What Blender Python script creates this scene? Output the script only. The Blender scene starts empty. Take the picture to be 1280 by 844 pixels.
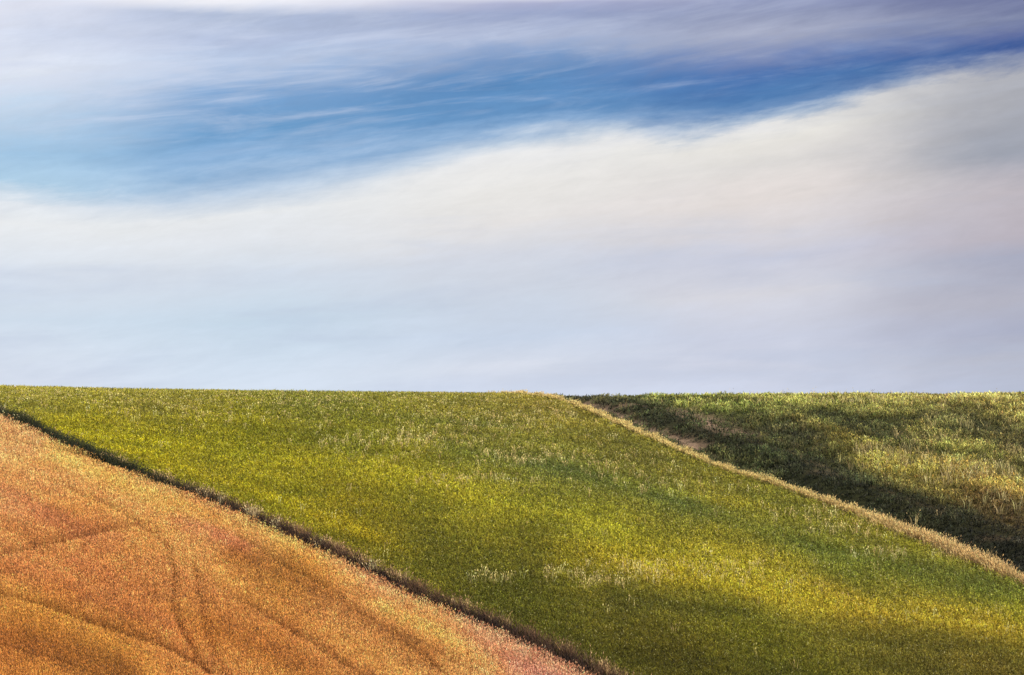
import bpy, math
import numpy as np
# ---------------------------------------------------------------- terrain in world metres (x right, y away, camera at the origin)
CREST_X = [-65.0, -61.7, -58.5, -55.2, -52.0, -48.7, -45.5, -42.2, -39.0, -35.7, -32.5, -29.2, -26.0, -22.7, -19.5, -16.2, -13.0, -9.7, -6.5, -3.2, 0.0, 3.2, 6.5, 9.7, 13.0, 16.2, 19.5, 22.7, 26.0, 29.2, 32.5, 35.7, 39.0, 42.2, 45.5, 48.7, 52.0, 55.2, 58.5, 61.7, 65.0]
CREST_Z = [5.632, 5.425, 5.442, 4.839, 4.745, 4.618, 4.458, 4.375, 4.319, 4.244, 4.2, 4.2, 4.077, 3.964, 3.91, 3.879, 3.887, 3.934, 3.943, 3.934, 3.92, 4.033, 3.861, 3.857, 3.699, 3.749, 3.77, 3.745, 3.759, 3.871, 3.812, 3.754, 3.79, 3.733, 3.74, 3.722, 3.771, 3.8, 3.857, 3.996, 3.917]
BANK_X = [31.78, 8.51, 5.81, 3.98, 2.55, 0.29, -2.27, -4.7, -7.83, -10.25, -13.94, -17.94, -21.65, -25.06, -30.16, -34.67, -37.47, -43.74, -81.98]
BANK_Y = [37.15, 77.15, 82.3, 85.25, 87.4, 91.15, 94.8, 97.95, 103.1, 106.7, 112.3, 117.85, 122.75, 127.55, 134.25, 141.6, 145.8, 155.55, 215.55]
VERGE_X = [48.82, 29.38, 27.77, 25.96, 24.35, 22.69, 20.83, 18.84, 15.89, 13.41, 11.31, 8.99, 6.21, 5.19, 4.06, -16.94]
VERGE_Y = [42.0, 92.0, 96.55, 101.45, 104.95, 109.05, 113.1, 117.6, 123.9, 128.6, 134.25, 140.0, 150.05, 153.95, 157.95, 217.95]
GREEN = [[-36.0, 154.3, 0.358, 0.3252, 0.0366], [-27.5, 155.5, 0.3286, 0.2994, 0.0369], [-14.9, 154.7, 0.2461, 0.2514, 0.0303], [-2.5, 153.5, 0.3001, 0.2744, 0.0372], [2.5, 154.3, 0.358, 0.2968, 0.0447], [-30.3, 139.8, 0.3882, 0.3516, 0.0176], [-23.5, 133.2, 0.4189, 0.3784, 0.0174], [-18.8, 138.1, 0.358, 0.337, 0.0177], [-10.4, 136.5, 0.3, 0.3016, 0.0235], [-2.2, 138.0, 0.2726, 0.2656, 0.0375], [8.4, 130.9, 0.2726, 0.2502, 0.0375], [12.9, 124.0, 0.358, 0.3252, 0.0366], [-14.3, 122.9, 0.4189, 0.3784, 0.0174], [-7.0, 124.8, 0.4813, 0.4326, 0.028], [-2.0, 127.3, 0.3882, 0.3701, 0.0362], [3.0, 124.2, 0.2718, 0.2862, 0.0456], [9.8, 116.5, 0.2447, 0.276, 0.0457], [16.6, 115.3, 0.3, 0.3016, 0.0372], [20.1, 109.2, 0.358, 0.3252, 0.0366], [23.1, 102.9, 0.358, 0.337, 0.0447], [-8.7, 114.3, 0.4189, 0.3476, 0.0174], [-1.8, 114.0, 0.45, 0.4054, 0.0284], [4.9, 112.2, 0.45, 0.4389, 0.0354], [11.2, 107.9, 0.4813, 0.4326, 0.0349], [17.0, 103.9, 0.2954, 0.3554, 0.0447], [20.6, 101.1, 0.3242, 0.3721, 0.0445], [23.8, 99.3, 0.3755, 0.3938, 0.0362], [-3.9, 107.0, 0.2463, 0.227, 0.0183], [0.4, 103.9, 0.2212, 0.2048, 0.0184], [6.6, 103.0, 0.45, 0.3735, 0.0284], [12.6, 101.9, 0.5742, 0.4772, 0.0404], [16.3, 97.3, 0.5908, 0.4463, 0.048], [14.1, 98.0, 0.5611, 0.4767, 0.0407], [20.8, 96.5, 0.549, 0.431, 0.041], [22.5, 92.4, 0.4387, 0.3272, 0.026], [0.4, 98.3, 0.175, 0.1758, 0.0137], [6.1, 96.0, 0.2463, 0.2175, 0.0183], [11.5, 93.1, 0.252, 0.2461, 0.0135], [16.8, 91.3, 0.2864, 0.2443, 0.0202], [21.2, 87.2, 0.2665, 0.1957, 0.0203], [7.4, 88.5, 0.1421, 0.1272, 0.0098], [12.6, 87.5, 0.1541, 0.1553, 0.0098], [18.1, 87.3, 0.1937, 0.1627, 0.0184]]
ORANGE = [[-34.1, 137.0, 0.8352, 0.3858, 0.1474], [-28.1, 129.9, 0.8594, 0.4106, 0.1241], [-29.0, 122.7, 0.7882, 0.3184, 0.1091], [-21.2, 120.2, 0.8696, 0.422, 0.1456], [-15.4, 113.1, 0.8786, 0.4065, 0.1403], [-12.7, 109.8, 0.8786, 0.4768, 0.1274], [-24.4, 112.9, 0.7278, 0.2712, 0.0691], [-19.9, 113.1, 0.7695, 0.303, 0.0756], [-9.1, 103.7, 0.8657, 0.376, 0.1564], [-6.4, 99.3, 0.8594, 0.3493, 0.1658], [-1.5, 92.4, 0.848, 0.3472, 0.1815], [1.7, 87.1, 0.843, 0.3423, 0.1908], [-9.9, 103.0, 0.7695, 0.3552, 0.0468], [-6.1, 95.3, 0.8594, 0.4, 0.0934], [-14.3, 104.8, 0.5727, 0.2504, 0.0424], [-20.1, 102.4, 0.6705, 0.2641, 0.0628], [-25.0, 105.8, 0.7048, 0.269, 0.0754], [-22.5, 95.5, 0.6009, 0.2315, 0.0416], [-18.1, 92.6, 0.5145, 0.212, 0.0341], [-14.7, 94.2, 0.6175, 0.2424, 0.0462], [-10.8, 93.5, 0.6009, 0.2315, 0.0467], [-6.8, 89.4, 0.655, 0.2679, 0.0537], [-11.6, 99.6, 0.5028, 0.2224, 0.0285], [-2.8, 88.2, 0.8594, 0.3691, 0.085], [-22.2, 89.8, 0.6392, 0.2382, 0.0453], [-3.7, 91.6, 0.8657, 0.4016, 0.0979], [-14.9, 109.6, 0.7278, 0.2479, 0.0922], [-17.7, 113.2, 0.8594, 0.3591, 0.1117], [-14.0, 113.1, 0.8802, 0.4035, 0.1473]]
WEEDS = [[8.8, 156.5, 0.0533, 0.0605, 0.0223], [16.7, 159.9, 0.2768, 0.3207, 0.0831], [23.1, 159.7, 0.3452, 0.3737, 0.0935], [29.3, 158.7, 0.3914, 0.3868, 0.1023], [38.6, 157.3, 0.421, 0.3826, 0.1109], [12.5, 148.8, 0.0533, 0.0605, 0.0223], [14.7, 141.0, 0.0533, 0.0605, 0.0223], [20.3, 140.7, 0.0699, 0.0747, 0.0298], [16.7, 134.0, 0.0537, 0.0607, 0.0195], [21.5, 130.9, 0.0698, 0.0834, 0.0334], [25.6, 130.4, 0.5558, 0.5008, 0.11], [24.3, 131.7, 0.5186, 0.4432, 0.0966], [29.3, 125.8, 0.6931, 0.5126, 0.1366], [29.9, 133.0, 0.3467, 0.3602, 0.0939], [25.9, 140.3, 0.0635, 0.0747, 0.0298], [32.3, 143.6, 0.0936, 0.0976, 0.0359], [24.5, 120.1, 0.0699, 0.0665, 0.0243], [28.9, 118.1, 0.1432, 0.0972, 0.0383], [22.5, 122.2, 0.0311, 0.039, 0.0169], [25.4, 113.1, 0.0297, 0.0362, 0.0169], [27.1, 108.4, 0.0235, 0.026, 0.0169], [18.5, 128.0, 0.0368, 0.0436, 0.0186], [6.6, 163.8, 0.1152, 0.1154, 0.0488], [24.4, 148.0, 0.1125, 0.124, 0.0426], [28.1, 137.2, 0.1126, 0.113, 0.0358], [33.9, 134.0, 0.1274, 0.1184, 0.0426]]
TRAM = [[0.22, 0.8, [-34.9, 135.7], [-31.5, 133.1], [-27.4, 129.8], [-24.2, 126.3]], [0.5, 1.0, [-27.4, 107.0], [-25.6, 108.3], [-23.3, 109.8], [-21.4, 111.6]], [0.19344, 0.675, [-19.4, 109.3], [-18.3, 106.7], [-17.3, 102.8], [-16.6, 98.1], [-15.4, 93.5], [-13.6, 88.3], [-13.1, 86.6]], [0.16926000000000002, 0.50625, [-16.5, 103.7], [-15.5, 99.0], [-14.2, 93.2], [-13.1, 89.1], [-12.2, 86.4]], [0.19344, 0.8, [-13.3, 97.6], [-11.3, 94.3], [-8.6, 89.9], [-6.1, 85.5]], [0.3, 0.8, [-25.6, 100.2], [-21.9, 97.4], [-19.0, 94.5], [-17.6, 93.1], [-15.5, 91.0], [-12.8, 87.3]], [0.135408, 0.7, [-14.9, 109.2], [-11.5, 102.9], [-8.7, 98.4], [-5.9, 92.7], [-3.9, 88.6], [-2.7, 85.4]], [0.135408, 0.7874999999999999, [-9.9, 99.0], [-6.9, 94.4], [-4.3, 90.7], [-1.7, 86.3]], [0.3, 0.5, [-28.6, 122.8], [-22.5, 114.9], [-19.8, 110.0]], [0.12090000000000001, 0.5625, [-23.6, 92.3], [-20.0, 89.6], [-17.7, 87.2]]]
SOIL = [[0.9, 0.9, [5.8, 164.2], [7.1, 160.6], [8.4, 154.2], [9.5, 148.3], [11.5, 143.4], [12.9, 139.5]], [0.315, 0.264, [12.9, 139.5], [14.6, 134.8], [16.1, 125.6], [18.3, 120.0]], [1.5, 0.855, [9.3, 158.9], [11.6, 159.9], [13.2, 156.5], [14.3, 151.4], [15.2, 145.9], [16.0, 142.5]], [0.48999999999999994, 0.23099999999999998, [16.0, 142.5], [17.7, 138.1], [19.6, 135.6], [20.8, 128.0], [22.1, 125.0]], [0.24499999999999997, 0.165, [22.1, 125.0], [23.8, 121.1], [25.6, 116.2], [29.6, 113.7]], [0.84, 0.31349999999999995, [20.1, 128.6], [21.4, 127.1]], [0.24499999999999997, 0.198, [18.3, 120.0], [21.0, 113.9], [23.9, 106.8], [27.2, 104.8]], [0.35, 0.198, [31.6, 141.8], [34.1, 141.4]], [0.24499999999999997, 0.23099999999999998, [26.2, 111.9], [28.1, 110.4]]]
DRY = [[-37.2, 159.65, 5.52, 7.85, 0.4], [-26.41, 152.9, 1.75, 3.25, 0.5], [-18.35, 157.55, 7.57, 7.42, 0.3], [-6.58, 136.75, 4.93, 2.97, 0.65], [-1.19, 147.65, 7.11, 7.37, 0.3], [1.04, 130.15, 4.19, 2.65, 0.45], [6.15, 127.9, 3.08, 3.42, 0.35], [10.27, 122.05, 3.51, 2.37, 0.3], [-0.98, 122.7, 3.44, 1.37, 0.6], [2.44, 101.6, 1.55, 0.8, 0.9], [4.81, 100.2, 1.62, 0.8, 0.9], [6.57, 102.75, 2.06, 1.2, 0.6], [-0.81, 101.0, 1.01, 0.8, 0.7], [10.73, 103.2, 2.51, 2.1, 0.4], [12.45, 100.5, 2.4, 1.42, 0.3], [19.61, 111.35, 2.83, 1.62, 0.55], [19.97, 106.2, 1.71, 0.95, 0.5], [17.53, 115.2, 2.79, 1.92, 0.35], [-8.55, 133.15, 3.21, 1.82, 0.3], [-31.74, 154.95, 4.84, 5.17, 0.35], [-3.93, 122.45, 2.95, 1.37, 0.35], [-20.35, 149.05, 9.54, 5.65, 0.2]]
PALE = [[25.62, 130.4, 2.55, 2.5, 0.6], [29.37, 126.3, 3.13, 2.15, 0.8], [33.7, 132.3, 0.82, 2.45, 0.8], [29.21, 118.55, 1.56, 1.77, 0.5], [28.64, 137.25, 2.23, 2.32, 0.4], [32.91, 143.85, 3.58, 2.27, 0.3], [29.33, 158.75, 11.27, 4.32, 0.35], [24.28, 134.5, 1.33, 1.8, 0.4], [23.94, 115.0, 1.15, 0.8, 0.3]]
GBAND = [[0.73, 1.3188552470050456, 1.2969277626064963, 1.0608135339801759, [-41.5, 147.8], [-37.4, 145.4], [-26.8, 136.5], [-18.2, 133.2], [-11.2, 127.3], [-3.9, 121.5], [2.7, 112.9], [7.0, 109.2], [11.0, 105.6], [14.7, 102.1]], [0.67, 0.6937372276560841, 0.7937526681838653, 1.0, [-4.3, 133.1], [3.0, 126.4], [7.7, 120.5], [11.9, 114.7], [14.2, 110.8], [17.4, 106.2], [21.0, 102.9], [25.8, 99.2]], [0.42, 1.3188552470050456, 1.2604209803799578, 1.0, [6.9, 122.8], [12.3, 118.3], [16.6, 114.8], [20.2, 109.5], [22.5, 105.9]], [0.42, 0.7626275325248393, 0.7937526681838653, 0.9030395038708332, [5.7, 142.7], [10.8, 127.8], [15.3, 118.9], [18.7, 110.9], [21.4, 105.1], [24.2, 100.7]], [0.67, 1.577054349653219, 1.4470481473051524, 1.122238462076127, [2.5, 105.0], [6.6, 103.8], [12.3, 99.4], [15.8, 96.6], [19.4, 95.1], [24.5, 94.4]], [0.3, 1.4031671209665018, 1.3153356893428152, 1.0, [-29.5, 136.0], [-22.9, 129.6], [-16.6, 121.9], [-10.9, 113.8], [-7.4, 108.8], [-5.0, 105.0]], [0.91, 0.8344029124418326, 0.8540678128719691, 0.9030395038708332, [-9.0, 112.0], [-5.0, 104.7], [-1.6, 99.5], [2.3, 94.0], [5.8, 90.5]], [0.48, 0.8208926050753607, 0.8697220412976734, 1.0, [-8.2, 146.4], [-4.7, 145.1], [0.0, 142.9]], [0.6, 0.888324839362502, 0.878813087004685, 0.9030395038708332, [-0.7, 93.3], [2.9, 91.2], [8.0, 90.6]], [0.68, 0.7711382328505065, 0.7955888666518695, 0.8057329187761372, [2.1, 87.6], [7.3, 87.5], [11.8, 86.7]], [0.36, 0.7858425536928334, 0.8062954198198184, 0.9030395038708332, [4.7, 97.4], [8.1, 96.8], [11.1, 95.6]], [0.24, 1.3188552470050456, 1.2604209803799578, 1.0, [-33.9, 140.8], [-28.9, 138.3], [-21.5, 134.0]], [0.98, 0.7387755147775993, 0.7871453049550375, 1.0, [5.5, 98.2], [11.8, 95.0], [15.1, 92.5], [18.5, 90.9], [23.2, 89.5]], [0.76, 0.8108950306257026, 0.8374678985821968, 1.0, [10.7, 86.8], [16.0, 87.1], [22.3, 86.2]]]  # bright ridges and dark troughs of the relief, put into the crop colour
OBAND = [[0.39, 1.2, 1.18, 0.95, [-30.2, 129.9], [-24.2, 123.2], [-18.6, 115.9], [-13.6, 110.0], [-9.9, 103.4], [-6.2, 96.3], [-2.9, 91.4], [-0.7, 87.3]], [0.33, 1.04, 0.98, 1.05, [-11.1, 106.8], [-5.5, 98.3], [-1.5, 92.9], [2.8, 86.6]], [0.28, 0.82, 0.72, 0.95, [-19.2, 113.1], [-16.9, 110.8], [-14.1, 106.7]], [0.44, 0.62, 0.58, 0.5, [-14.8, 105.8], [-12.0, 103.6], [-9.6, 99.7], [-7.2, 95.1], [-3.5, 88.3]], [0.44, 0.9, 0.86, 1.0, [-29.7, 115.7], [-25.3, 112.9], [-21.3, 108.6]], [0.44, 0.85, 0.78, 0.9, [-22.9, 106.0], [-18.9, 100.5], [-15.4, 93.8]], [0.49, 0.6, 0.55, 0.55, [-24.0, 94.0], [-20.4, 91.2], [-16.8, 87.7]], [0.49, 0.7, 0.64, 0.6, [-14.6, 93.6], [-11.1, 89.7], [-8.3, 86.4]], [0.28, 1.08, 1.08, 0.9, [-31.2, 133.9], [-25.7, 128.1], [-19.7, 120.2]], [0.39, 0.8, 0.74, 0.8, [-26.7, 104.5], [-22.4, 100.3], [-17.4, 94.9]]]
WBAND = [[0.17, 0.66, 0.82, 0.8, [5.2, 156.7], [7.2, 149.6], [9.1, 142.2], [12.3, 139.3], [14.8, 127.4], [17.5, 121.2], [21.3, 115.5], [24.0, 107.3], [27.1, 104.4]], [0.22, 0.5, 0.55, 0.6, [19.4, 127.6], [21.8, 123.5], [24.4, 119.3], [26.7, 114.8], [29.5, 113.3]], [0.39, 0.6, 0.65, 0.7, [16.3, 135.0], [19.2, 132.7], [22.2, 134.7], [26.8, 136.1]], [0.28, 1.2, 1.12, 1.05, [15.4, 159.7], [23.4, 161.9], [41.6, 161.6]]]  # first line paints the shade beside the verge into the weed colour
TUFTS = [[-18.52, 122.25, 0.8], [-18.11, 121.5, 0.75], [-17.18, 120.8, 0.7], [-15.0, 117.05, 0.85], [-14.64, 116.4, 0.8], [-13.22, 113.8, 0.7], [-10.3, 108.15, 0.7], [-7.23, 103.9, 0.8], [-37.57, 148.5, 0.8], [-35.36, 144.4, 0.7]]
import numpy as np
def sm(t):
    t = np.clip(t, 0, 1); return t*t*(3-2*t)
def lattice(seed, n=256):
    return np.random.RandomState(seed).rand(n, n)
_L = {}
def vnoise(x, y, seed):
    """smooth value noise in -1..1"""
    if seed not in _L: _L[seed] = lattice(seed)
    g = _L[seed]; n = g.shape[0]
    xi = np.floor(x).astype(np.int64); yi = np.floor(y).astype(np.int64)
    fx = sm(x-xi); fy = sm(y-yi)
    a = g[xi % n, yi % n]; b = g[(xi+1) % n, yi % n]; c = g[xi % n, (yi+1) % n]; d = g[(xi+1) % n, (yi+1) % n]
    return 2*((a*(1-fx)+b*fx)*(1-fy)+(c*(1-fx)+d*fx)*fy)-1
def fbm(x, y, seed, octs=4):
    v = 0; a = .5; f = 1.0
    for o in range(octs):
        v = v + a*vnoise(x*f+17.3*o, y*f+5.1*o, seed+o); a *= .55; f *= 2.03
    return v
YC, SLOPE, WID = 172.0, 0.22, 25.0
def base_height(x, y):
    zc = np.interp(x, CREST_X, CREST_Z)
    q = YC - y
    h = zc - SLOPE*(np.sqrt(q*q+WID*WID)-WID)
    h = np.where(y > YC+60, np.maximum(h, -22+0*h), h)       # flattens on the far side
    near = -1.7 - 0.2*y
    near = np.where(y < 0, -1.7 + 0*y, near)
    k = 2.5                                                    # smooth maximum of both slopes
    m = np.maximum(h, near)
    return m + k*np.log(np.exp((h-m)/k)+np.exp((near-m)/k)) - 0*k
def bank_x(y):  return np.interp(y, BANK_Y, BANK_X)
def verge_x(y): return np.interp(y, VERGE_Y, VERGE_X)
def height(x, y):
    x = np.asarray(x, float); y = np.asarray(y, float)
    z = base_height(x, y)
    fade = sm((y-60)/15.0)*(1-sm((y-190)/40.0))
    p = bank_x(y) - x                     # metres to the left of the bank
    v = x - verge_x(y)                    # metres to the right of the verge
    und = -0.055*np.maximum(p-9, 0)*sm((p-7)/8)*(1-0.5*sm((p-30)/40))
    und = np.maximum(und, -2.2)
    und = und + 0.35*fbm(x/26+3, y/30+1, 11, 2) + 0.10*fbm(x/7, y/9, 15, 2)
    und = und - 0.42*sm((p+0.5)/1.1)      # the green field lies a bank's height above the ripe one
    und = und - 0.75*np.exp(-((v-3.2)/1.7)**2) - 0.35*np.exp(-((v-9.0)/2.0)**2)*sm((v)/2)
    und = und + 0.16*fbm(x/2.2, y/2.2, 31, 2)*sm((v-1)/2)
    return z + und*fade

scene = bpy.context.scene
col = scene.collection
R = np.random.RandomState(7)
SUN_AZ, SUN_EL = math.radians(130), math.radians(50)      # azimuth clockwise from +Y

# ---------------------------------------------------------------- helpers
def tag(o, label=None, cat=None, group=None, kind=None):
    for k, v in (('label', label), ('category', cat), ('group', group), ('kind', kind)):
        if v: o[k] = v
    return o

class NT:
    def __init__(self, tree): self.t = tree
    def n(self, typ, **kw):
        nd = self.t.nodes.new(typ)
        for k, v in kw.items():
            if k.startswith('i_'):
                nd.inputs[k[2:].replace('_', ' ')].default_value = v
            else: setattr(nd, k, v)
        return nd
    def l(self, a, b): self.t.links.new(a, b)
    def math(self, op, a, b=None, c=None, clamp=False):
        nd = self.t.nodes.new('ShaderNodeMath'); nd.operation = op; nd.use_clamp = clamp
        for i, v in enumerate((a, b, c)):
            if v is None: continue
            if isinstance(v, (int, float)): nd.inputs[i].default_value = v
            else: self.l(v, nd.inputs[i])
        return nd.outputs[0]
    def mix(self, f, a, b, blend='MIX'):
        nd = self.t.nodes.new('ShaderNodeMix'); nd.data_type = 'RGBA'; nd.blend_type = blend
        for s, v in ((nd.inputs['Factor'], f), (nd.inputs[6], a), (nd.inputs[7], b)):
            if isinstance(v, (int, float)): s.default_value = v
            elif isinstance(v, tuple): s.default_value = v
            else: self.l(v, s)
        return nd.outputs[2]
    def maprange(self, v, a, b, c=0.0, d=1.0, smooth=False):
        nd = self.t.nodes.new('ShaderNodeMapRange')
        if smooth: nd.interpolation_type = 'SMOOTHSTEP'
        self.l(v, nd.inputs[0])
        for i, q in zip((1, 2, 3, 4), (a, b, c, d)): nd.inputs[i].default_value = q
        return nd.outputs[0]

def plant_material(name, transl, rough=0.65, up=.8):
    m = bpy.data.materials.new(name); m.use_nodes = True
    t = NT(m.node_tree); m.node_tree.nodes.clear()
    out = t.n('ShaderNodeOutputMaterial')
    at = t.n('ShaderNodeAttribute', attribute_name='col')
    p = t.n('ShaderNodeBsdfPrincipled'); p.inputs['Roughness'].default_value = rough
    p.inputs['Specular IOR Level'].default_value = 0.25
    nz = t.n('ShaderNodeTexNoise'); nz.inputs['Scale'].default_value = 9.0; nz.inputs['Detail'].default_value = 3
    geo = t.n('ShaderNodeNewGeometry'); t.l(geo.outputs['Position'], nz.inputs['Vector'])
    f = t.maprange(nz.outputs['Fac'], .3, .7, .8, 1.2)
    vm = t.n('ShaderNodeVectorMath', operation='SCALE'); t.l(at.outputs['Color'], vm.inputs[0]); t.l(f, vm.inputs['Scale'])
    t.l(vm.outputs[0], p.inputs['Base Color'])
    tr = t.n('ShaderNodeBsdfTranslucent'); t.l(vm.outputs[0], tr.inputs['Color'])
    # leaves curl: the shading normal leans towards the sky as a curled blade's average does
    sc = t.n('ShaderNodeVectorMath', operation='SCALE'); t.l(geo.outputs['Normal'], sc.inputs[0]); sc.inputs['Scale'].default_value = .55
    ad = t.n('ShaderNodeVectorMath', operation='ADD'); t.l(sc.outputs[0], ad.inputs[0]); ad.inputs[1].default_value = (0, 0, up)
    nn = t.n('ShaderNodeVectorMath', operation='NORMALIZE'); t.l(ad.outputs[0], nn.inputs[0])
    t.l(nn.outputs[0], p.inputs['Normal']); t.l(geo.outputs['Normal'], tr.inputs['Normal'])
    mx = t.n('ShaderNodeMixShader'); mx.inputs[0].default_value = transl
    t.l(p.outputs[0], mx.inputs[1]); t.l(tr.outputs[0], mx.inputs[2]); t.l(mx.outputs[0], out.inputs['Surface'])
    return m

def mesh_from(name, verts, quads, tris, cols, mat):
    me = bpy.data.meshes.new(name)
    nv, nq, nt = len(verts), len(quads), len(tris)
    me.vertices.add(nv); me.vertices.foreach_set('co', verts.astype(np.float32).ravel())
    loops = np.concatenate([quads.ravel(), tris.ravel()]).astype(np.int32)
    me.loops.add(len(loops)); me.loops.foreach_set('vertex_index', loops)
    me.polygons.add(nq+nt)
    starts = np.concatenate([np.arange(nq)*4, nq*4+np.arange(nt)*3]).astype(np.int32)
    me.polygons.foreach_set('loop_start', starts)
    me.update(calc_edges=True)
    a = me.attributes.new('col', 'FLOAT_COLOR', 'POINT')
    c4 = np.ones((nv, 4), np.float32); c4[:, :3] = np.clip(cols, 0, 1); a.data.foreach_set('color', c4.ravel())
    me.materials.append(mat)
    o = bpy.data.objects.new(name, me); col.objects.link(o)
    return o

class Blades:
    """collects leaf blades, stalks and ears as real faces"""
    def __init__(s): s.v = []; s.q = []; s.t = []; s.c = []; s.n = 0
    def blades(s, root, az, lean, h, w, c0, c1, bend=0.5):
        """tapered bent leaves: root (N,3), az of lean, lean angle, length h, width w, root and tip colour"""
        n = len(root)
        f = az + R.uniform(-1.3, 1.3, n) + math.pi/2
        wv = np.c_[np.cos(f), np.sin(f), np.zeros(n)]*(w/2)[:, None]
        d1 = np.c_[np.sin(lean)*np.cos(az), np.sin(lean)*np.sin(az), np.cos(lean)]
        l2 = lean + bend
        d2 = np.c_[np.sin(l2)*np.cos(az), np.sin(l2)*np.sin(az), np.cos(l2)]
        mid = root + d1*(h*0.58)[:, None]; tip = mid + d2*(h*0.42)[:, None]
        V = np.stack([root-wv*.6, root+wv*.6, mid+wv, mid-wv, tip], 1)
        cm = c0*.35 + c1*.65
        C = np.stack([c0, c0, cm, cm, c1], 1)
        i = s.n + np.arange(n)[:, None]*5
        s.q.append(i + np.array([0, 1, 2, 3])); s.t.append(i + np.array([3, 2, 4]))
        s.v.append(V.reshape(-1, 3)); s.c.append(C.reshape(-1, 3)); s.n += 5*n
        return tip
    def ears(s, at, az, tilt, L, w, c):
        """grain heads: a flat spindle of four corners on a stalk tip"""
        n = len(at); f = R.uniform(0, math.pi, n)
        wv = np.c_[np.cos(f), np.sin(f), np.zeros(n)]*(w/2)[:, None]
        d = np.c_[np.sin(tilt)*np.cos(az), np.sin(tilt)*np.sin(az), np.cos(tilt)]*L[:, None]
        V = np.stack([at, at+d*.45+wv, at+d, at+d*.45-wv], 1)
        i = s.n + np.arange(n)[:, None]*4
        s.q.append(i + np.array([0, 1, 2, 3])); s.v.append(V.reshape(-1, 3))
        s.c.append(np.repeat(c, 4, 0)); s.n += 4*n
    def build(s, name, mat):
        q = np.concatenate(s.q) if s.q else np.zeros((0, 4), int)
        t = np.concatenate(s.t) if s.t else np.zeros((0, 3), int)
        return mesh_from(name, np.concatenate(s.v), q, t, np.concatenate(s.c), mat)

def idw(x, y, pts, k=2.6):  # field tones between control points, light and shade of the slope included
    P = np.array(pts); out = np.zeros((len(x), 3))
    def uv(a, b): b = b*.27; return (a*.87-b*.5)*.55, a*.5+b*.87       # stretched along the swells of the slope
    pu, pv = uv(P[:, 0], P[:, 1]); u, v = uv(x, y)
    for a in range(0, len(x), 20000):
        b = slice(a, a+20000)
        d2 = (u[b, None]-pu[None])**2 + (v[b, None]-pv[None])**2 + 1.2
        w = d2**(-k/2*1.3); w /= w.sum(1)[:, None]
        out[b] = w @ P[:, 2:5]
    return out
def patches(x, y, lst, edge=1.0):
    m = np.zeros(len(x))
    for cx, cy, rx, ry, d in lst:
        q = ((x-cx)/rx)**2 + ((y-cy)/ry)**2
        m = np.maximum(m, d*np.exp(-q*edge))
    return m
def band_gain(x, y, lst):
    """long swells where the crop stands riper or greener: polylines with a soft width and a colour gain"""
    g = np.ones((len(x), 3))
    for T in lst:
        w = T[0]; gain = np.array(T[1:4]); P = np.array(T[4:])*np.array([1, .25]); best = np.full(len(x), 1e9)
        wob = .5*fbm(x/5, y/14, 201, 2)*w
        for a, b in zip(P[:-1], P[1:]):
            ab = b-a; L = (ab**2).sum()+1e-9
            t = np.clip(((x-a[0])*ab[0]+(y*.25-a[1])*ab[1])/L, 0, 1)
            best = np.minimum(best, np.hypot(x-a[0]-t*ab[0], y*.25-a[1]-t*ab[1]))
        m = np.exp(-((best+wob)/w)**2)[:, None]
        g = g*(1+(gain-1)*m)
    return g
def tram_mask(x, y, lst):
    """depth 0..1 of the wheel tracks pressed through the ripe crop"""
    m = np.zeros(len(x))
    for T in lst:
        w, d = T[0], T[1]; P = np.array(T[2:])
        best = np.full(len(x), 1e9)
        for a, b in zip(P[:-1], P[1:]):
            ab = b-a; L = (ab**2).sum()+1e-9
            t = np.clip(((x-a[0])*ab[0]+(y-a[1])*ab[1])/L, 0, 1)
            best = np.minimum(best, np.hypot(x-a[0]-t*ab[0], y-a[1]-t*ab[1]))
        m = np.maximum(m, d*np.exp(-(best/w)**2))
    return m
def scatter(ratio, y0=74.0, y1=186.0, jit=.9, spread=.39):
    """points whose spacing grows with distance, over the hillside and a margin round it"""
    ys = [y0]
    while ys[-1] < y1: ys.append(ys[-1]*(1+ratio*1.15))
    X, Y = [], []
    for yy in ys:
        n = int(2*spread*yy/(ratio*yy))
        X.append(np.linspace(-spread*yy, spread*yy, n)); Y.append(np.full(n, yy))
    X = np.concatenate(X); Y = np.concatenate(Y); s = ratio*Y
    return X + (R.rand(len(X))-.5)*s*jit*1.6, Y + (R.rand(len(X))-.5)*s*jit*1.6
def vary(c, sig, hue=.06):
    n = len(c)
    k = np.exp(R.normal(0, sig, n))[:, None]
    h = 1 + R.normal(0, hue, (n, 3))*np.array([1, .5, 1.2])
    return np.clip(c*k*h, 0.002, .95)
def spread_in(x, y, n, rad):
    """n roots round each clump centre"""
    r = np.sqrt(R.rand(len(x)*n))*np.repeat(rad, n); a = R.uniform(0, 2*math.pi, len(x)*n)
    X = np.repeat(x, n)+r*np.cos(a); Y = np.repeat(y, n)+r*np.sin(a)
    return X, Y, a
def roots(X, Y): return np.c_[X, Y, height(X, Y)-.02]

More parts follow.
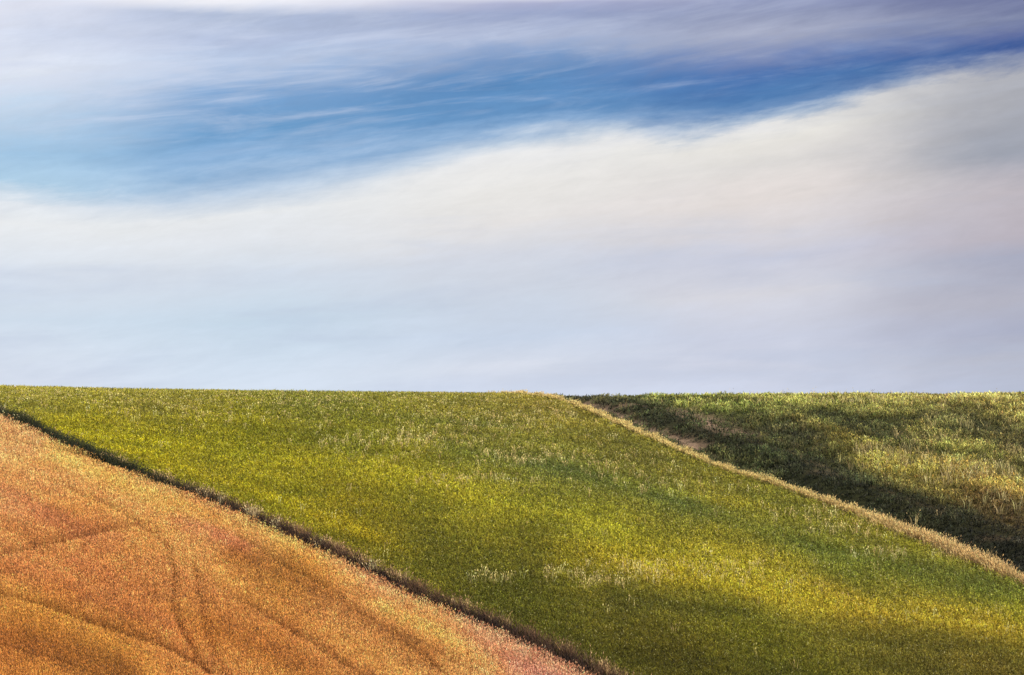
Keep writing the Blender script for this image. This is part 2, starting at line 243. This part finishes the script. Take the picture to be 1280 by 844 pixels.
# ---------------------------------------------------------------- ground sheet
def axis(a, b, fine, step, far):
    m = np.arange(a, b+fine*.5, fine)
    lo, hi = [], []
    s = step; v = a
    while v > -far: v -= s; s *= 1.35; lo.append(v)
    s = step; v = b
    while v < far: v += s; s *= 1.35; hi.append(v)
    return np.concatenate([lo[::-1], m, hi])
def build_ground():
    xs = axis(-72, 72, .4, 1.5, 4000); ys = axis(64, 200, .4, 1.5, 4000)
    X, Y = np.meshgrid(xs, ys); x, y = X.ravel(), Y.ravel()
    z = height(x, y)
    p = bank_x(y)-x; v = x-verge_x(y)
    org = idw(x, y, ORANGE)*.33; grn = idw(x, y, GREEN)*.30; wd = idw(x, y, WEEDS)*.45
    c = grn.copy()
    c = c*(1-sm(p/.5+.5))[:, None] + org*sm(p/.5+.5)[:, None]
    f = sm(v/.6)[:, None]; c = c*(1-f) + wd*f
    so = np.clip(tram_mask(x, y, SOIL)*1.1, 0, 1)[:, None]*f
    c = c*(1-so) + np.array([.26, .175, .115])*so*np.exp(.5*fbm(x/.7, y/.8, 63, 3))[:, None]
    bk = np.exp(-((p-.1)/.7)**2)[:, None]; c = c*(1-bk*.85) + np.array([.022, .016, .010])*bk*.85  # ground under the bank darkened, its shade put into the colour
    nx, ny = len(xs), len(ys)
    i = (np.arange(ny-1)[:, None]*nx + np.arange(nx-1)[None, :]).ravel()
    q = np.c_[i, i+1, i+1+nx, i+nx]
    m = bpy.data.materials.new('field_soil'); m.use_nodes = True; t = NT(m.node_tree)
    pb = m.node_tree.nodes['Principled BSDF']; pb.inputs['Roughness'].default_value = .95; pb.inputs['Specular IOR Level'].default_value = .1
    at = t.n('ShaderNodeAttribute', attribute_name='col'); geo = t.n('ShaderNodeNewGeometry')
    nz = t.n('ShaderNodeTexNoise'); nz.inputs['Scale'].default_value = 3.5; nz.inputs['Detail'].default_value = 8; nz.inputs['Roughness'].default_value = .7
    t.l(geo.outputs['Position'], nz.inputs['Vector'])
    f = t.maprange(nz.outputs['Fac'], .3, .7, .45, 1.5)
    vm = t.n('ShaderNodeVectorMath', operation='SCALE'); t.l(at.outputs['Color'], vm.inputs[0]); t.l(f, vm.inputs['Scale'])
    t.l(vm.outputs[0], pb.inputs['Base Color'])
    bp = t.n('ShaderNodeBump'); bp.inputs['Strength'].default_value = .8; bp.inputs['Distance'].default_value = .15
    t.l(nz.outputs['Fac'], bp.inputs['Height']); t.l(bp.outputs[0], pb.inputs['Normal'])
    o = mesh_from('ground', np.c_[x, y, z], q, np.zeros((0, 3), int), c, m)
    o.data.polygons.foreach_set('use_smooth', np.ones(len(o.data.polygons), bool))
    tag(o, 'rolling farmland hillside under the crops with patches of bare brown soil', 'ground', kind='structure')
build_ground()

M_wheat = plant_material('ripe_straw', .10, .55, 1.2)
M_green = plant_material('green_leaf', .25)
M_dry = plant_material('dry_straw', .22)
M_weed = plant_material('weed_leaf', .2)

# ---------------------------------------------------------------- ripe wheat, lower left
def ripe_wheat():
    x, y = scatter(.00145)
    p = bank_x(y)-x
    k = p > .34; x, y, p = x[k], y[k], p[k]
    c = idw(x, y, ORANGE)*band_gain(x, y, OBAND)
    # streaks running along the drill rows, beside the bank
    s1 = fbm(p/1.1, y/16, 81, 3); s2 = fbm(x/5, y/7, 85, 3)
    s3 = fbm(x/.5, y/.9, 88, 2); c = c*np.exp(.34*s1+.16*s2+.32*s3)[:, None]
    red = np.clip(fbm(p/3.0, y/20, 91, 3)*1.6, -1, 1)[:, None]
    c = c*(1+red*np.array([.02, -.07, .13]))
    hgt = (.72+.10*fbm(x/1.5, y/1.5, 71, 3)+.05*s3)
    c = vary(c, .17, .05)
    n = 8; rad = .00145*y*.9
    X, Y, a = spread_in(x, y, n, rad); N = len(X)
    H = np.repeat(hgt, n)*np.exp(R.normal(0, .07, N)); C = vary(np.repeat(c, n, 0), .31, .04)
    T = tram_mask(X, Y, TRAM); H = H*(1-.75*T); C = C*(1-.5*T)[:, None]
    sc = np.repeat(y, n)/100
    az = R.uniform(0, 2*math.pi, N); ln = np.abs(R.normal(0, .10, N))
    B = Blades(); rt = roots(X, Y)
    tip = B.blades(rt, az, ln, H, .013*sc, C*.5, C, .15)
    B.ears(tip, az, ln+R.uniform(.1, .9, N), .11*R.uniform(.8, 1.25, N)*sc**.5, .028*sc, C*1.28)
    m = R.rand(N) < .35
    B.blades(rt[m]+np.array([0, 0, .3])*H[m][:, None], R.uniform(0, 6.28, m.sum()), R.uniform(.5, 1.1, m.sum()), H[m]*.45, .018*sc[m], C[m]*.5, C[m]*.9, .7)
    o = B.build('ripe_wheat', M_wheat)
    tag(o, 'ripe orange and gold wheat field sloping down in the lower left corner', 'wheat', kind='stuff')
ripe_wheat()

# ---------------------------------------------------------------- young green crop, middle
def green_crop():
    x, y = scatter(.0017)
    p = bank_x(y)-x; v = x-verge_x(y)
    k = (p < -.55) & (v < -.35); x, y, p, v = x[k], y[k], p[k], v[k]
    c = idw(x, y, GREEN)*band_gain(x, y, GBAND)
    al = x*.88-y*.47; ac = x*.47+y*.88                # along and across the drill rows
    n1 = fbm(al/3.4, ac/1.1, 101, 3); n2 = fbm(x/6, y/9, 105, 3); n3 = fbm(al/1.0, ac/.45, 109, 2)
    lo = np.clip(n1*.8+n3*.6, -1, 1)
    c = c*np.exp(.50*lo+.10*n2)[:, None]
    c = c*(1+np.clip(n2*.4+n1*.5, -1, 1)[:, None]*np.array([.10, -.02, -.10]))
    c = vary(c, .20, .04)
    hgt = .33*(1+.38*lo)
    B = Blades()
    # stems with leaves standing free, then a dense layer of small leaves round them
    n = 3; X, Y, a = spread_in(x, y, n, .0017*y*.8); N = len(X); sc = np.repeat(y, n)/100
    H = np.repeat(hgt, n)*np.exp(R.normal(0, .15, N)); C = vary(np.repeat(c, n, 0), .20, .06)
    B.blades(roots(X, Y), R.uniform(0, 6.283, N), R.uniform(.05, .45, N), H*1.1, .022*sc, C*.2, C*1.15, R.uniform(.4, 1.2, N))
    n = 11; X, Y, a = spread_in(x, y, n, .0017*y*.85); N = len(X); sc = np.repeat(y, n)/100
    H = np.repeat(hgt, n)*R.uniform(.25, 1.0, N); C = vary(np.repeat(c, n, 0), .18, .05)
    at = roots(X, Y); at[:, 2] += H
    dk = (.12+1.15*(H/np.repeat(hgt, n)))[:, None]  # lower leaves darkened: shade inside the canopy put into their colour
    pl = (R.rand(N) < .07)[:, None]; C = np.where(pl, np.array([.50, .46, .17])*(.6+C/C.mean(0)*.4), C)  # scattered pale leaves, highlights put into the leaf colour
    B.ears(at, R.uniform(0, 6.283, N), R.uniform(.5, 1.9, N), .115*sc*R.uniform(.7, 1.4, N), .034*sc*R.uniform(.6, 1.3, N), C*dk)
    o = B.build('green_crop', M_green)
    tag(o, 'green and yellow-green cereal crop covering the broad middle slope', 'crop', kind='stuff')
green_crop()

# ---------------------------------------------------------------- stray dry grasses in the green crop
def dry_grass():
    x, y = scatter(.0026)
    p = bank_x(y)-x; v = x-verge_x(y)
    d = patches(x, y, DRY)*.95*(1+1.2*fbm(x/1.5, y/2.5, 121, 3)) + .006
    d = d + .30*sm((y-150)/12)
    k = (p < -1) & (v < -.3) & (R.rand(len(x)) < d*.55); x, y = x[k], y[k]
    n = 7; X, Y, a = spread_in(x, y, n, np.full(len(x), .2)); N = len(X)
    c = np.array([.82, .64, .24])*np.ones((len(x), 3)); c = vary(c, .18, .06)
    C = vary(np.repeat(c, n, 0), .15, .04); H = np.repeat(R.uniform(.34, .50, len(x))*(1-.38*sm((y-143)/14)), n)*np.exp(R.normal(0, .12, N))
    az = R.uniform(0, 6.283, N); ln = np.abs(R.normal(0, .16, N)); sc = np.repeat(y, n)/100
    B = Blades(); tip = B.blades(roots(X, Y), az, ln, H, .018*sc, C*.5, C, .25)
    B.ears(tip, az, ln+.3, .12*np.ones(N), .032*sc, C*1.05)
    o = B.build('dry_grass', M_dry)
    tag(o, 'pale straw-coloured wild grasses scattered through the green crop', 'dry grass', kind='stuff')
dry_grass()

# ---------------------------------------------------------------- rough bank between the ripe and the green field
def tuft(B, x, y, h, c, n, rad, sc=1.0, lean=.18, heads=True, dark=.35):
    X, Y, a = spread_in(x, y, n, rad); N = len(X)
    C = vary(np.repeat(c, n, 0), .22, .05); H = np.repeat(h, n)*np.exp(R.normal(0, .16, N))
    ln = np.abs(R.normal(0, lean, N)); s = np.repeat(y, n)/100*sc
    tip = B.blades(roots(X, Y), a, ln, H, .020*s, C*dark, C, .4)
    if heads:
        m = R.rand(N) < .5
        B.ears(tip[m], a[m], ln[m]+.3, .13*np.ones(m.sum()), .03*s[m], C[m]*1.05)
def bank_grass():
    yy = np.arange(72, 190, .05)
    B = Blades()
    for rep in range(5):
        y = yy + R.uniform(-.03, .03, len(yy)); q = R.uniform(-.85, .40, len(yy))
        x = bank_x(y)-q
        # q>0 on the ripe side, low, the bank's shade put into its dark colour; q<0 on top of the bank
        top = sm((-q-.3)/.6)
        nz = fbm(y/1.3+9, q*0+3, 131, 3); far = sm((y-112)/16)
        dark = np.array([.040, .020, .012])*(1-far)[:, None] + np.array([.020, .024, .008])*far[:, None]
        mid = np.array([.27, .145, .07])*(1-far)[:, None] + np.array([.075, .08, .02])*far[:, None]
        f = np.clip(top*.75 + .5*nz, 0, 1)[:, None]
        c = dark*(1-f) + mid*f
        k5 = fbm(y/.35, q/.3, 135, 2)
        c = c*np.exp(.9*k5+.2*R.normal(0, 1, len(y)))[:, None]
        h = .46*(1+.40*sm((106-y)/14)) + .20*nz + .30*k5 + R.uniform(-.08, .10, len(y)) - .12*top*far
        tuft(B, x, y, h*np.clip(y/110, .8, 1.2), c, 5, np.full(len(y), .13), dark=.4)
    m = R.rand(len(yy)) < .22*np.clip(.6+2.4*fbm(yy/1.6, yy*0, 141, 3), 0, 3)*(.12+.88*(yy < 132))
    y = yy[m]; x = bank_x(y)+R.uniform(.3, .95, len(y))
    tuft(B, x, y, R.uniform(.4, .72, len(y)), np.array([.70, .46, .21])*np.ones((len(y), 3)), 9, np.full(len(y), .12))
    o = B.build('bank_grass', M_dry)
    tag(o, 'shadowed strip of brown and dark green rough grass between the ripe and green fields', 'rough grass', kind='stuff')
bank_grass()

# ---------------------------------------------------------------- pale verge between the green crop and the weedy field
def verge_grass():
    yy = np.arange(72, 190, .045); B = Blades()
    for rep in range(6):
        y = yy + R.uniform(-.03, .03, len(yy)); near = sm((128-y)/26)
        wd = (.13 + .44*near)*(1+.5*fbm(y/2.3, y*0+5, 152, 3))*(1-.5*sm((y-150)/6))
        q = R.normal(0, .42, len(y))*wd*1.15 + .12*fbm(y/2, y*0+2, 151, 2); x = verge_x(y)+q
        nz = fbm(y/1.2, q*.8, 155, 3)
        pale = np.array([.85, .62, .22])*(1-near)[:, None] + np.array([.86, .56, .23])*near[:, None]
        gr = np.array([.16, .17, .04])
        f = np.clip(.12-1.0*nz+.35*np.abs(q)/wd-.3, 0, 1)[:, None]
        c = pale*(1-f)+gr*f
        h = (.34 + .22*near + .30*nz + R.uniform(-.06, .1, len(y)))*np.exp(-.5*(q/(wd*1.2))**2)
        tuft(B, x, y, np.maximum(h, .15), c, 5, np.full(len(y), .13), dark=.6)
    o = B.build('verge_grass', M_dry)
    tag(o, 'narrow band of tall pale yellow grass running down between green crop and weedy field', 'verge grass', kind='stuff')
verge_grass()

# ---------------------------------------------------------------- weedy dark field on the right
def weeds():
    x, y = scatter(.0022)
    v = x-verge_x(y); k = v > .55; x, y, v = x[k], y[k], v[k]
    so = tram_mask(x, y, SOIL)*(.85+1.9*fbm(x/.9, y/.7, 61, 3))
    n1 = fbm((x+.25*y)/2.2, y/1.5, 161, 4); n2 = fbm(x/4.5, y/7, 165, 3); n3 = fbm(x/.42, y/.6, 168, 2)
    k = (R.rand(len(x)) > so) & (R.rand(len(x)) < .92+.8*n1); x, y, v, n1, n2, n3 = [q[k] for q in (x, y, v, n1, n2, n3)]
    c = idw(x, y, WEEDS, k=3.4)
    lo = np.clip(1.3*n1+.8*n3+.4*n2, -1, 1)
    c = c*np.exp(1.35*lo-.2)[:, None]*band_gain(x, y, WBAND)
    lum = c @ np.array([.3, .6, .1])
    yel = sm((lum-.05)/.12)
    c = c*(1-.25*yel[:, None]*np.array([-.3, 0, .6]))
    c = vary(c, .30, .08)
    hgt = (.30+.25*yel+.42*np.clip(lo, -.6, 1))*(.35+.65*sm((v-.5)/2.5))
    hgt = .72*np.clip(hgt, .1, .85)*(1-.35*sm((y-158)/10))
    n = 6; X, Y, a = spread_in(x, y, n, .0022*y*(.45+.45*R.rand(len(x)))); N = len(X); sc = np.repeat(y, n)/100
    C = vary(np.repeat(c, n, 0), .25, .07); H = np.repeat(hgt, n)*np.exp(R.normal(0, .2, N))
    B = Blades()
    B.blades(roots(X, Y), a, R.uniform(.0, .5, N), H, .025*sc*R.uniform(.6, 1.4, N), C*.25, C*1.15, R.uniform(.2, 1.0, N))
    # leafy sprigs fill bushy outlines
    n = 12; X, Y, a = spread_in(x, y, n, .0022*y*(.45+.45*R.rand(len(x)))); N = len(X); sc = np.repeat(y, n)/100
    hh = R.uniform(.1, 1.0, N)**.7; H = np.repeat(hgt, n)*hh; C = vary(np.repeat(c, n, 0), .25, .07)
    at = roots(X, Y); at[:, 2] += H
    B.ears(at, R.uniform(0, 6.283, N), R.uniform(.2, 1.8, N), .12*sc*R.uniform(.7, 1.4, N), .05*sc*R.uniform(.6, 1.3, N), C*(.15+1.1*hh)[:, None])  # low sprigs darkened, painting the shade in the gaps
    # tall pale seed grasses that stand in clusters among the weeds
    xs, ys = scatter(.0026)
    d = patches(xs, ys, PALE)*(1+1.3*fbm(xs/1.2, ys/1.8, 181, 3)); k = (R.rand(len(xs)) < d*.6) & (xs-verge_x(ys) > 1.5); xs, ys = xs[k], ys[k]
    tuft(B, xs, ys, R.uniform(.5, .85, len(xs)), vary(np.array([.62, .50, .20])*np.ones((len(xs), 3)), .2, .05), 8, np.full(len(xs), .2), dark=.4)
    o = B.build('weeds', M_weed)
    tag(o, 'dark green weeds with yellow flowering patches over the rough field on the right', 'weeds', kind='stuff')
weeds()

# ---------------------------------------------------------------- single tufts that stand out on the bank
def single_tufts():
    labs = ['pale dry grass tuft on the bank, tallest of the upper pair', 'short pale tuft close beside the tallest tuft of the upper pair',
            'small pale tuft on the bank just below the upper pair', 'pale bushy tuft on the middle of the bank, upper one of two',
            'pale bushy tuft on the middle of the bank, lower one of two', 'thin pale tuft on the bank below the two bushy ones',
            'pale dry tuft on the bank, second lowest of the single tufts', 'lowest single pale tuft on the bank between wheat and green crop',
            'pale tuft at the very top of the bank by the skyline corner', 'second pale tuft from the top end of the bank']
    for i, (x, y, h) in enumerate(TUFTS):
        # step each tuft onto the top edge of the bank along its slope
        for _ in range(30): y += .5*((y - .5*(x-bank_x(y)-.25)) - y)
        x = float(bank_x(y))+.25; h *= .82
        B = Blades()
        xs = np.array([x, x+.12]); ys = np.array([y, y+.1]); rad = np.array([.13, .10])
        n = 20; X, Y, a = spread_in(xs, ys, n, rad); N = len(X)
        C = vary(np.array([.86, .64, .33])*np.ones((N, 3)), .2, .04)
        ln = np.abs(R.normal(.1, .16, N)); H = h*.92*np.exp(R.normal(0, .2, N))
        rt = np.c_[X-x, Y-y, height(X, Y)-height(np.array([x]), np.array([y]))-.03]
        tip = B.blades(rt, a, ln, H, np.full(N, .024), C*.45, C, .4)
        m = R.rand(N) < .6
        B.ears(tip[m], a[m], ln[m]+.4, np.full(m.sum(), .15), np.full(m.sum(), .035), C[m]*1.1)
        o = B.build('grass_tuft', M_dry); o.location = (x, y, float(height(np.array([x]), np.array([y]))[0]))
        tag(o, labs[i], 'grass tuft', 'pale grass tufts standing out on the bank')
single_tufts()

# ---------------------------------------------------------------- sky
def px_u(px): return (px-640)/2489.0
def srgb(c):
    g = sum(c)/3; m = min(max((c[2]-c[0]-12)/40, 0), 1); c = [v*.92+g*.08+3 for v in c]; c[1] += 4*m; c[0] -= 1*m
    return tuple(((v/255+.055)/1.055)**2.4 if v/255 > .04045 else v/255/12.92 for v in c)
EDGE = [(-300, 262), (0, 258), (160, 262), (320, 240), (450, 222), (560, 200), (640, 185), (760, 168), (860, 164), (960, 152), (1060, 130), (1150, 110), (1262, 90), (1580, 40)]
SKY = {
 0: [(0,(238,238,247)),(12,(230,231,243)),(60,(212,218,238)),(100,(224,229,242)),(150,(190,208,235)),(200,(160,192,228)),(238,(172,200,230)),(262,(222,228,235)),(290,(230,233,236)),(350,(214,222,236)),(400,(204,216,234)),(440,(212,221,237)),(484,(220,226,240))],
 320: [(0,(252,252,254)),(12,(238,239,247)),(25,(172,182,214)),(60,(176,186,220)),(85,(180,193,226)),(118,(122,158,210)),(170,(100,148,202)),(205,(135,170,216)),(235,(186,202,228)),(268,(226,229,232)),(300,(222,226,232)),(350,(208,217,232)),(400,(196,212,232)),(440,(205,218,237)),(484,(212,222,240))],
 640: [(0,(222,224,238)),(8,(170,172,208)),(20,(150,158,200)),(50,(168,177,211)),(78,(118,146,198)),(100,(84,130,190)),(138,(98,142,198)),(158,(140,170,214)),(180,(196,208,226)),(202,(230,230,230)),(240,(230,228,225)),(280,(225,222,221)),(320,(208,212,224)),(380,(200,208,225)),(420,(198,208,230)),(460,(212,217,232)),(490,(208,215,235))],
 960: [(0,(140,145,190)),(25,(140,145,182)),(50,(163,167,195)),(80,(108,124,180)),(100,(65,105,175)),(128,(76,118,180)),(142,(100,134,188)),(153,(160,176,206)),(166,(224,223,221)),(180,(229,226,220)),(205,(220,216,213)),(250,(224,216,213)),(290,(215,210,213)),(320,(200,202,220)),(370,(211,211,220)),(420,(200,204,224)),(460,(205,208,225)),(490,(205,210,232))],
 1262: [(0,(88,92,150)),(40,(120,125,165)),(60,(92,102,160)),(74,(58,84,154)),(82,(88,104,162)),(92,(128,136,172)),(106,(172,174,183)),(140,(164,166,175)),(200,(156,160,174)),(250,(188,181,188)),(300,(184,177,188)),(330,(166,168,190)),(380,(178,178,194)),(420,(168,171,196)),(450,(180,182,198)),(488,(182,187,210))],
}
def build_world():
    w = bpy.data.worlds.new('World'); scene.world = w; w.use_nodes = True
    nt = w.node_tree; nt.nodes.clear(); t = NT(nt)
    out = t.n('ShaderNodeOutputWorld'); bg = t.n('ShaderNodeBackground'); t.l(bg.outputs[0], out.inputs[0])
    sky = t.n('ShaderNodeTexSky', sky_type='NISHITA'); sky.sun_disc = False
    sky.sun_elevation = SUN_EL; sky.sun_rotation = SUN_AZ
    sky.altitude = 300; sky.air_density = 1.0; sky.dust_density = 1.5
    tc = t.n('ShaderNodeTexCoord'); sp = t.n('ShaderNodeSeparateXYZ'); t.l(tc.outputs['Generated'], sp.inputs[0])
    X, Y, Z = sp.outputs
    az = t.math('ARCTAN2', X, Y)
    el = t.math('ARCSINE', t.math('MINIMUM', t.math('MAXIMUM', Z, -1.0), 1.0))
    # broad streaky cloud fields, stretched along the wind
    def streak(sx, sy, tilt, detail, rough, seed, dist=0.0):
        cb = t.n('ShaderNodeCombineXYZ')
        t.l(t.math('MULTIPLY', az, sx), cb.inputs[0])
        t.l(t.math('MULTIPLY', t.math('SUBTRACT', el, t.math('MULTIPLY', az, tilt)), sy), cb.inputs[1]); cb.inputs[2].default_value = seed
        nz = t.n('ShaderNodeTexNoise'); nz.inputs['Scale'].default_value = 1; nz.inputs['Detail'].default_value = detail
        nz.inputs['Roughness'].default_value = rough; nz.inputs['Distortion'].default_value = dist
        t.l(cb.outputs[0], nz.inputs['Vector'])
        return t.math('SUBTRACT', nz.outputs['Fac'], .5)
    a = streak(9, 46, .12, 6, .60, 3.1, .4)
    b = streak(26, 150, .12, 7, .62, 8.7, .3)
    c = streak(10, 24, .10, 5, .55, 14.2, .6)
    e = streak(60, 160, .30, 6, .7, 21.2, .5)
    row = t.math('SUBTRACT', 422.0, t.math('MULTIPLY', t.math('SUBTRACT', el, math.radians(3.0)), 2489.0))
    u = t.math('ADD', t.math('MULTIPLY', az, 2489.0), 640.0)
    # displacement of the bands by the streaks, larger in the torn upper sky
    upper = t.math('MULTIPLY', t.maprange(row, 150, 330, 1.0, .6, True), t.maprange(row, 5, 70, .22, 1.0, True))
    dv = t.math('ADD', t.math('ADD', t.math('MULTIPLY', a, 62.0), t.math('MULTIPLY', b, 26.0)), t.math('MULTIPLY', e, 8.0))
    row2 = t.math('ADD', row, t.math('MULTIPLY', dv, upper))
    u2 = t.math('ADD', u, t.math('MULTIPLY', c, 190.0))
    fc = t.n('ShaderNodeFloatCurve'); cv = fc.mapping.curves[0]
    pts = [((p+300)/1880.0, r/400.0) for p, r in EDGE]
    cv.points[0].location = pts[0]; cv.points[1].location = pts[-1]
    for q in pts[1:-1]: cv.points.new(*q)
    fc.mapping.update()
    t.l(t.math('DIVIDE', t.math('ADD', u, 300.0), 1880.0, clamp=True), fc.inputs['Value'])
    edge = t.math('MULTIPLY', fc.outputs[0], 400.0)
    up = t.math('MULTIPLY', t.math('DIVIDE', row2, edge), .5)
    lo = t.math('ADD', t.math('MULTIPLY', t.math('DIVIDE', t.math('SUBTRACT', row2, edge), t.math('SUBTRACT', 500.0, edge)), .5), .5)
    sel = t.math('GREATER_THAN', row2, edge)
    mx = t.n('ShaderNodeMix'); mx.data_type = 'FLOAT'; t.l(sel, mx.inputs[0]); t.l(up, mx.inputs[2]); t.l(lo, mx.inputs[3])
    tv = mx.outputs[0]
    E = dict(EDGE); cur = None; prev = None
    for k in sorted(SKY):
        cr = t.n('ShaderNodeValToRGB'); cr.color_ramp.interpolation = 'EASE' if False else 'LINEAR'
        els = cr.color_ramp.elements; ek = E[k]
        st = [((r/ek*.5) if r < ek else .5+(r-ek)/(500-ek)*.5, srgb(cc)) for r, cc in SKY[k]]
        els[0].position = st[0][0]; els[0].color = (*st[0][1], 1); els[1].position = st[-1][0]; els[1].color = (*st[-1][1], 1)
        for pos, cc in st[1:-1]:
            q = els.new(pos); q.color = (*cc, 1)
        t.l(tv, cr.inputs[0])
        cur = cr.outputs[0] if cur is None else t.mix(t.maprange(u2, prev, k, 0, 1, True), cur, cr.outputs[0])
        prev = k
    # thin veils and fine wisps over it
    wisp = t.math('ADD', t.math('MULTIPLY', b, .22), t.math('ADD', t.math('MULTIPLY', e, .14), t.math('MULTIPLY', a, .12)))
    gain = t.math('ADD', 1.0, t.math('MULTIPLY', wisp, t.maprange(row, 180, 420, 1.0, .5, True)))
    vm = t.n('ShaderNodeVectorMath', operation='SCALE'); t.l(cur, vm.inputs[0]); t.l(gain, vm.inputs['Scale'])
    # faint blue-grey bands through the lower veil
    k = t.math('ADD', streak(4, 34, .03, 5, .55, 52.0, .4), t.math('MULTIPLY', streak(9, 16, .10, 6, .6, 63.0, .9), .35))
    lb = t.math('MULTIPLY', t.maprange(k, -.02, .2, 0, .38, True), t.maprange(row, 215, 320, .15, 1, True))
    banded = t.mix(lb, vm.outputs[0], (.47, .54, .70, 1))
    # long white veils drawn across the blue
    g = streak(5, 60, .16, 7, .66, 33.0, .5); h = streak(11, 80, .10, 6, .58, 41.0, 1.2)
    vl = t.math('MULTIPLY', t.maprange(t.math('ADD', t.math('MULTIPLY', g, .6), t.math('MULTIPLY', h, .5)), -.06, .22, 0, 1, True),
                t.math('MULTIPLY', t.maprange(row, 235, 120, 0, 1, True), t.maprange(az, .20, -.20, .14, .78)))
    veiled = t.mix(vl, banded, (.66, .72, .87, 1))
    # overhead and behind the observer the veil thins out to the clear sky
    nis = t.n('ShaderNodeVectorMath', operation='SCALE'); t.l(sky.outputs[0], nis.inputs[0]); nis.inputs['Scale'].default_value = .10
    f = t.math('MULTIPLY', t.maprange(el, .27, .60, 1, 0, True), t.maprange(t.math('ABSOLUTE', az), .45, 1.2, 1, 0, True))
    fin = t.mix(f, nis.outputs[0], veiled)
    t.l(fin, bg.inputs['Color']); bg.inputs['Strength'].default_value = 1.0
build_world()

# ---------------------------------------------------------------- sun and camera
ld = bpy.data.lights.new('sun', 'SUN'); ld.energy = 5.0; ld.angle = math.radians(.5); ld.color = (1, .91, .79)
sun = bpy.data.objects.new('sun', ld); col.objects.link(sun)
from mathutils import Vector
sd = Vector((math.sin(SUN_AZ)*math.cos(SUN_EL), math.cos(SUN_AZ)*math.cos(SUN_EL), math.sin(SUN_EL)))
sun.rotation_euler = sd.to_track_quat('Z', 'Y').to_euler(); sun.location = sd*300
cd = bpy.data.cameras.new('camera'); cam = bpy.data.objects.new('camera', cd); col.objects.link(cam)
cd.lens = 70.0; cd.sensor_width = 36.0; cd.clip_start = .1; cd.clip_end = 20000
cam.location = (0, 0, 0); cam.rotation_euler = (math.radians(93), 0, 0)
scene.camera = cam
scene.view_settings.view_transform = 'Standard'; scene.view_settings.look = 'None'
scene.view_settings.exposure = 0; scene.view_settings.gamma = 1
scene.cycles.max_bounces = 8; scene.cycles.diffuse_bounces = 6; scene.cycles.transmission_bounces = 4
